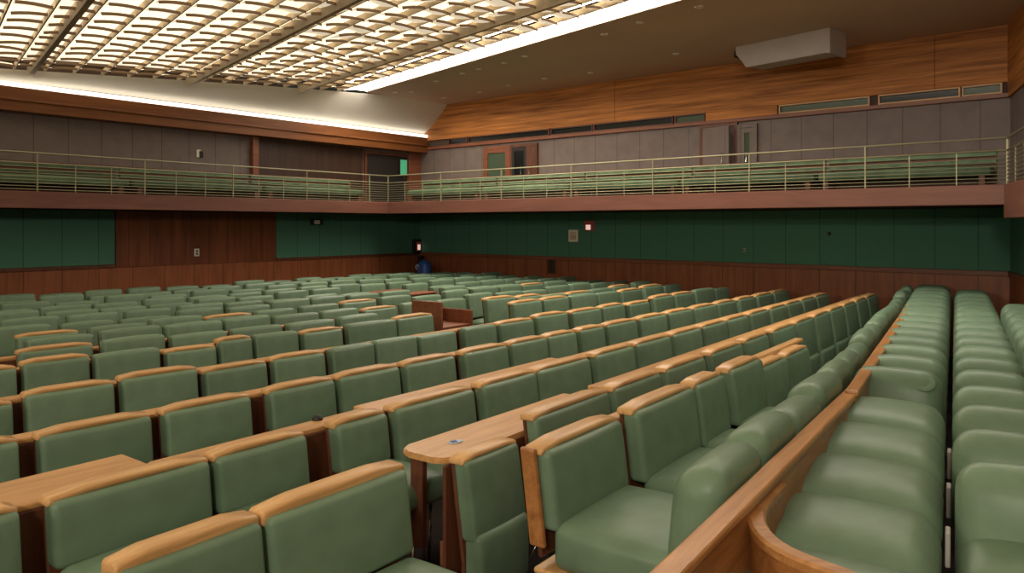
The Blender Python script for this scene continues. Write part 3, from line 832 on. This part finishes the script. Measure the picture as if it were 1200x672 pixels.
# wooden lectern box in the middle of the hall, where seats are missing
root = empty('lectern_box', (BOXP.x, BOXP.y, 0), MAIN.rz_face_right)
tag(root, 'open brown wooden lectern box standing among the far seats', 'lectern')
obj('side_panel', box(-0.25, -0.225, -0.2, 0.22, 0, 0.74, 0.005, 1), TRIMWOOD, root)
obj('side_panel', box(0.225, 0.25, -0.2, 0.22, 0, 0.86, 0.005, 1), TRIMWOOD, root)
obj('back_panel', box(-0.225, 0.225, -0.2, -0.18, 0, 0.76, 0.004, 1), TRIMWOOD, root)
sl_ = box(-0.225, 0.225, -0.18, 0.20, 0.58, 0.60, 0.004, 1)
obj('sloped_top', leanback(sl_, 0.6, 0), TRIMWOOD, root)
obj('front_panel', box(-0.225, 0.225, 0.18, 0.20, 0, 0.58, 0.004, 1), PANELWOOD, root)
for (px, py, lab) in ((446, 341, 'low dark wooden desk front among the far seats, nearer the left wall'), (484, 344, 'low dark wooden desk front among the far seats, beside the lectern box')):
    q = LOWP[0] if px == 446 else LOWP[1]
    root = empty('low_desk', (q.x, q.y, 0), MAIN.rz_face_right); tag(root, lab, 'desk')
    obj('front_panel', box(-0.28, 0.28, 0.10, 0.12, 0, 0.68, 0.004, 1), PANELWOOD, root)
    obj('tabletop', box(-0.30, 0.30, -0.14, 0.14, 0.68, 0.705, 0.006, 1), TRIMWOOD, root)
    obj('side_panel', box(-0.28, -0.26, -0.12, 0.10, 0, 0.68, 0.004, 1), PANELWOOD, root)
    obj('side_panel', box(0.26, 0.28, -0.12, 0.10, 0, 0.68, 0.004, 1), PANELWOOD, root)

# corner: dark cabinet with a navy bag on it
cc = CORNER - WA * 0.35 + WB * 0.30
root = empty('speaker_cabinet', cc, math.atan2(WB.y, WB.x)); tag(root, 'tall dark cabinet standing in the far corner behind the seats', 'cabinet')
obj('casing', box(-0.14, 0.14, -0.14, 0.14, 0, 0.66, 0.01, 2), DARK, root)
obj('upright', box(-0.02, 0.06, 0.02, 0.14, 0.66, 1.03, 0.01, 2), DARK, root)
bq = CORNER - WA * 0.62 + WB * 0.78
root = empty('navy_bag', bq, math.atan2(WB.y, WB.x)); tag(root, 'rounded navy blue bag with a pale ring mark, in the far corner', 'bag')
obj('bag_body', cushion(0.27, 0.22, 0.93, 0.10, 0.04, 0.02), BLUE, root, True)
bm = bmesh.new()
ring = [( -0.08 + 0.04 * math.cos(a) + 0.0, -0.112, 0.83 + 0.04 * math.sin(a)) for a in [k * math.pi / 10 for k in range(17)]]
obj('ring_mark', tube(bm, ring, 0.011, 8), BLUEWHITE, root, True)

# ------------------------------------------------------------------ wooden divider and padded backrests along it
PD = 0.55
def divider(fr, s0_, s1_, h, label, t, p):
    l = s1_ - s0_
    root = empty('wooden_divider', fr.at(p, (s0_ + s1_) / 2), fr.rz_face_left)
    tag(root, label, 'divider')
    obj('board', box(-l / 2, l / 2, -t, t, 0.0, h - 0.03, 0.004, 1), DIVWOOD, root)
    obj('cap_rail', box(-l / 2, l / 2, -t - 0.008, t + 0.008, h - 0.03, h, 0.010, 3), RAILDIV, root)
    return root
RAILDIV = wood('amber_rail', (0.34, 0.145, 0.045), (0.55, 0.27, 0.095), (2.5, 30, 30), rough=0.33)
PD1, PD2 = 0.675, 0.452
sA, sB = DIV1.s_of(724, PD1), DIV1.s_of(1004, PD1)
divider(DIV1, sA, sB, 0.845, 'long amber wood divider with flat cap, nearer section beside the right-hand seats', 0.026, PD1)
divider(DIV2, DIV2.s_of(998, PD2), 9.6, 0.862, 'long amber wood divider, farther section reaching towards the back wall', 0.022, PD2)
def bolster():
    root = empty('padded_backrest')
    def wp(p):
        # fat rolled top that narrows downwards and leans towards the divider
        k = p.z / 0.46
        p.y = p.y * (0.72 + 0.36 * k)
        p.y -= 0.07 * k
        return p
    obj('pad', shift(cushion(0.46, 0.165, 0.46, 0.078, 0.012, 0.02, 0.004, warp=wp), (0, 0, 0.43)), LEATHER, root, True)
    obj('mount_board', box(-0.21, 0.21, -0.13, -0.105, 0.30, 0.78, 0.006, 1), PANELWOOD, root)
    for sx in (-1, 1): obj('leg', tube(bmesh.new(), [(sx * 0.18, -0.117, 0.30), (sx * 0.18, -0.117, 0.0)], 0.012, 8), DARK, root, True)
    note_kids(root); return root
b0 = bolster(); first = True
s = DIV1.s_of(792, 0.86); k = 0; fr, pb = DIV1, 0.86
while True:
    if fr is DIV1 and s + 0.3 > sB:
        fr, pb = DIV2, PD2 + 0.185; q = DIV1.at(0.86, s); s = q.dot(DIV2.D)
    c = fr.at(pb, s + 0.23)
    if not inside(c): break
    b = b0 if first else copy_tree(b0); first = False
    b.location = c; b.rotation_euler = (0, 0, fr.rz_face_left + rnd.uniform(-.03, .03)); b.scale = (1, 1 if k < 4 else 0.8, rnd.uniform(0.97, 1.03))
    tag(b, 'thick rolled green backrest along the wooden divider, %s from the near end' % nth(k), 'backrest', 'green backrests along the divider')
    s += 0.455; k += 1

# ------------------------------------------------------------------ right-hand columns of seats
def col_seat(W, back, depth=0.42, ZS=0.47):
    """origin on the floor under the middle; +y is the way it faces"""
    root = empty('column_seat')
    def wf(p):
        k = p.y / depth
        p.z += -0.05 * k - (0.06 * max(0, k - 0.2) ** 2)
        return p
    if back not in ('only', 'patch'):
        obj('seat_pad', shift(cushion(W, depth + 0.0, 0.19, 0.085, 0.035, 0.01, 0.0, warp=wf), (0, 0, ZS)), LEATHER, root, True)
    else:
        obj('seat_pad', shift(cushion(W - 0.02, 0.26, 0.10, 0.045, 0.02, 0.01), (0, 0.05, 0.36)), LEATHER, root, True)
    if not back: obj('side_bracket', box(-W / 2 - 0.022, -W / 2 - 0.006, -0.02, 0.05, ZS - 0.06, ZS + 0.06, 0.003, 1), WHITE, root)
    fr = bmesh.new(); bx(fr, -W / 2 + 0.05, W / 2 - 0.05, -depth / 2 + 0.04, depth / 2 - 0.06, 0.0, 0.05, 0.004, 1); bx(fr, -W / 2 + 0.09, W / 2 - 0.09, -0.10, 0.08, 0.05, 0.38, 0.004, 1)
    obj('pedestal', fr, PANELWOOD, root)
    if back:
        bp = cushion(W, 0.17, 0.42, 0.08, 0.02, 0.02)
        obj('back_pad', leanback(shift(bp, (0, -depth / 2 + 0.10, 0.42)), 0.42, 0.16), LEATHER, root, True)
        obj('back_shell', leanback(box(-W / 2 + 0.03, W / 2 - 0.03, -depth / 2 - 0.008, -depth / 2 + 0.012, 0.30, 0.74, 0.004, 1), 0.42, 0.16), PANELWOOD, root)
    if back == 'patch':
        disc = lathe(bmesh.new(), [(0.001, 0.004), (0.030, 0.005), (0.046, 0.006), (0.055, 0.001), (0.052, -0.02)], 24)
        for v in disc.verts: v.co = Vector((v.co.x, v.co.z, v.co.y))
        bmesh.ops.rotate(disc, verts=disc.verts, cent=(0, 0, 0), matrix=Matrix.Rotation(R(42), 3, 'X'))
        obj('round_patch', shift(disc, (-W / 2 + 0.085, -depth / 2 + 0.10 + 0.008, 0.805)), LEATHER, root, True)
    note_kids(root); return root
class Factory:
    def __init__(s, make): s.make, s.p, s.used = make, None, False
    def __call__(s):
        if s.p is None: s.p = s.make()
        if not s.used: s.used = True; return s.p
        return copy_tree(s.p)
flatL = Factory(lambda: col_seat(0.50, None)); backL = Factory(lambda: col_seat(0.40, 'only')); backR = Factory(lambda: col_seat(0.36, 'only')); fullR = Factory(lambda: col_seat(0.44, True, ZS=0.43)); backT = Factory(lambda: col_seat(0.28, 'only'))
rzn = math.atan2(RIGHT.D.x, -RIGHT.D.y)
def face_near(): 
    # local +y = -D
    return math.atan2(RIGHT.D.x, -RIGHT.D.y)
def place(fac, p, s, label, group, dz=0.0, rot=0.0):
    o = fac(); o.location = RIGHT.at(p, s, dz); o.rotation_euler = (0, 0, face_near() + rot)
    o.scale = (1, 1, 1 + 0.006 * max(0, s - 4)); tag(o, label, 'seat', group); return o
patchL = Factory(lambda: col_seat(0.43, 'patch'))
PL, PR, PT = 0.285, -0.17, -0.52
s = 1.98 + 0.2; k = 0
while True:
    c = RIGHT.at(PL, s)
    if NB.dot(c) > OB - 0.5: break
    if k < 5: place(flatL, PL, s, dz=0.03 * k, label='flat green seat cushion beside the divider, %s from the near curved bench end' % nth(k), group='green seats in the column beside the divider')
    else: place(patchL if k == 5 else backL, PL - (0.02 if k == 5 else 0.045), s + 0.05, 'rounded green seat back in the column beside the divider, %s from the near end' % nth(k), 'green seats in the column beside the divider', 0.02)
    s += 0.415 if k < 4 else 0.43; k += 1
s = 2.76; k = 0
while True:
    c = RIGHT.at(PR, s)
    if NB.dot(c) > OB - 0.5: break
    place(fullR if k == 0 else backR, PR - (0.05 if k == 0 else 0), s, ('upright green seat with cushion, nearest of the column right of the narrow gap' if k == 0 else 'rounded green seat back right of the narrow gap, %s from the near end' % nth(k)), 'green seats in the column right of the gap')
    s += 0.455; k += 1
s = 4.4; k = 0
while True:
    c = RIGHT.at(PT, s)
    if nR.dot(c) > nR.dot(R0) - 0.28 or NB.dot(c) > OB - 0.5: break
    place(backT, PT, s, 'narrow green seat back in the column along the right wainscot, %s from the near end' % nth(k), 'green seats along the right wall')
    s += 0.455; k += 1

# curved wooden bench end wrapping the nearest flat cushion
root = empty('curved_bench_end', (0, 0, 0)); tag(root, 'curved amber wood bench end wrapping the nearest flat cushion', 'bench end')
hS = 0.80
path = [on_height(px, py, hS) for px, py in ((912, 564), (896, 581), (888, 594), (887, 607), (893, 620), (906, 633), (926, 645), (952, 656), (982, 667), (1014, 680), (1048, 696))]
sm = []
for a, b, c_, d_ in zip([path[0]] + path[:-2], path[:-1], path[1:], path[2:] + [path[-1]]):
    for q in range(4):
        t = q / 4
        sm.append(0.5 * ((2 * b) + (c_ - a) * t + (2 * a - 5 * b + 4 * c_ - d_) * t * t + (-a + 3 * b - 3 * c_ + d_) * t ** 3))
sm.append(path[-1])
def ribbon(pts, t, z0, z1, bev):
    bm = bmesh.new(); A, B = [], []
    for i, p in enumerate(pts):
        d = (pts[min(i + 1, len(pts) - 1)] - pts[max(i - 1, 0)]); d.z = 0; d.normalize()
        nrm = Vector((-d.y, d.x, 0))
        prof = [(-t, z0), (-t, z1 - bev), (-t + bev, z1), (t - bev, z1), (t, z1 - bev), (t, z0)]
        A.append([bm.verts.new((p.x + nrm.x * o_, p.y + nrm.y * o_, z_)) for o_, z_ in prof])
    n = 6
    for a, b in zip(A, A[1:]):
        for k in range(n): bm.faces.new((a[k], a[(k + 1) % n], b[(k + 1) % n], b[k]))
    bm.faces.new(A[0]); bm.faces.new(A[-1][::-1]); return bm
obj('panel', ribbon(sm, 0.020, 0.0, hS - 0.028, 0.002), DIVWOOD, root)
obj('cap_rail', ribbon(sm, 0.026, hS - 0.028, hS, 0.008), RAILDIV, root)

# ------------------------------------------------------------------ added light: unseen area lights, and the world
def area(name, loc, rot, sx, sy, power, col):
    l = bpy.data.lights.new(name, 'AREA'); l.shape = 'RECTANGLE'; l.size = sx; l.size_y = sy; l.energy = power; l.color = col
    o = bpy.data.objects.new(name, l); COL.objects.link(o); o.location = loc; o.rotation_euler = rot; return o
for loc, tgt, e in (((-6.0, -2.6, 3.0), (0.5, 13.0, 0.9), 105), ((-0.9, -2.6, 3.3), (4.5, 9.5, 0.8), 115)):  # unseen fill lights added behind the camera to brighten back wall and seats
    d_ = Vector(tgt) - Vector(loc)
    a_ = area('added_fill', loc, d_.to_track_quat('-Z', 'Y').to_euler(), 0.9, 0.5, e, (1, 0.88, 0.70))
wd = bpy.data.worlds.new('World'); SC.world = wd; wd.use_nodes = True
wd.node_tree.nodes['Background'].inputs[0].default_value = (0.9, 0.8, 0.65, 1); wd.node_tree.nodes['Background'].inputs[1].default_value = 0.02

# ------------------------------------------------------------------ camera and view
cd = bpy.data.cameras.new('camera'); cam = bpy.data.objects.new('camera', cd); COL.objects.link(cam)
cam.location = (0, 0, CAMZ); cam.rotation_euler = (R(90), 0, 0)
cd.sensor_width = 36; cd.lens = 36 * FPX / 1200; cd.shift_y = -(336 - HOR) / 1200; cd.clip_start = 0.05; cd.clip_end = 100
SC.camera = cam
SC.view_settings.view_transform = 'Standard'; SC.view_settings.look = 'None'; SC.view_settings.gamma = 1; SC.view_settings.use_curve_mapping = False
SC.view_settings.exposure = 0.60
SC.cycles.use_denoising = True
SC.cycles.max_bounces = 8; SC.cycles.diffuse_bounces = 5
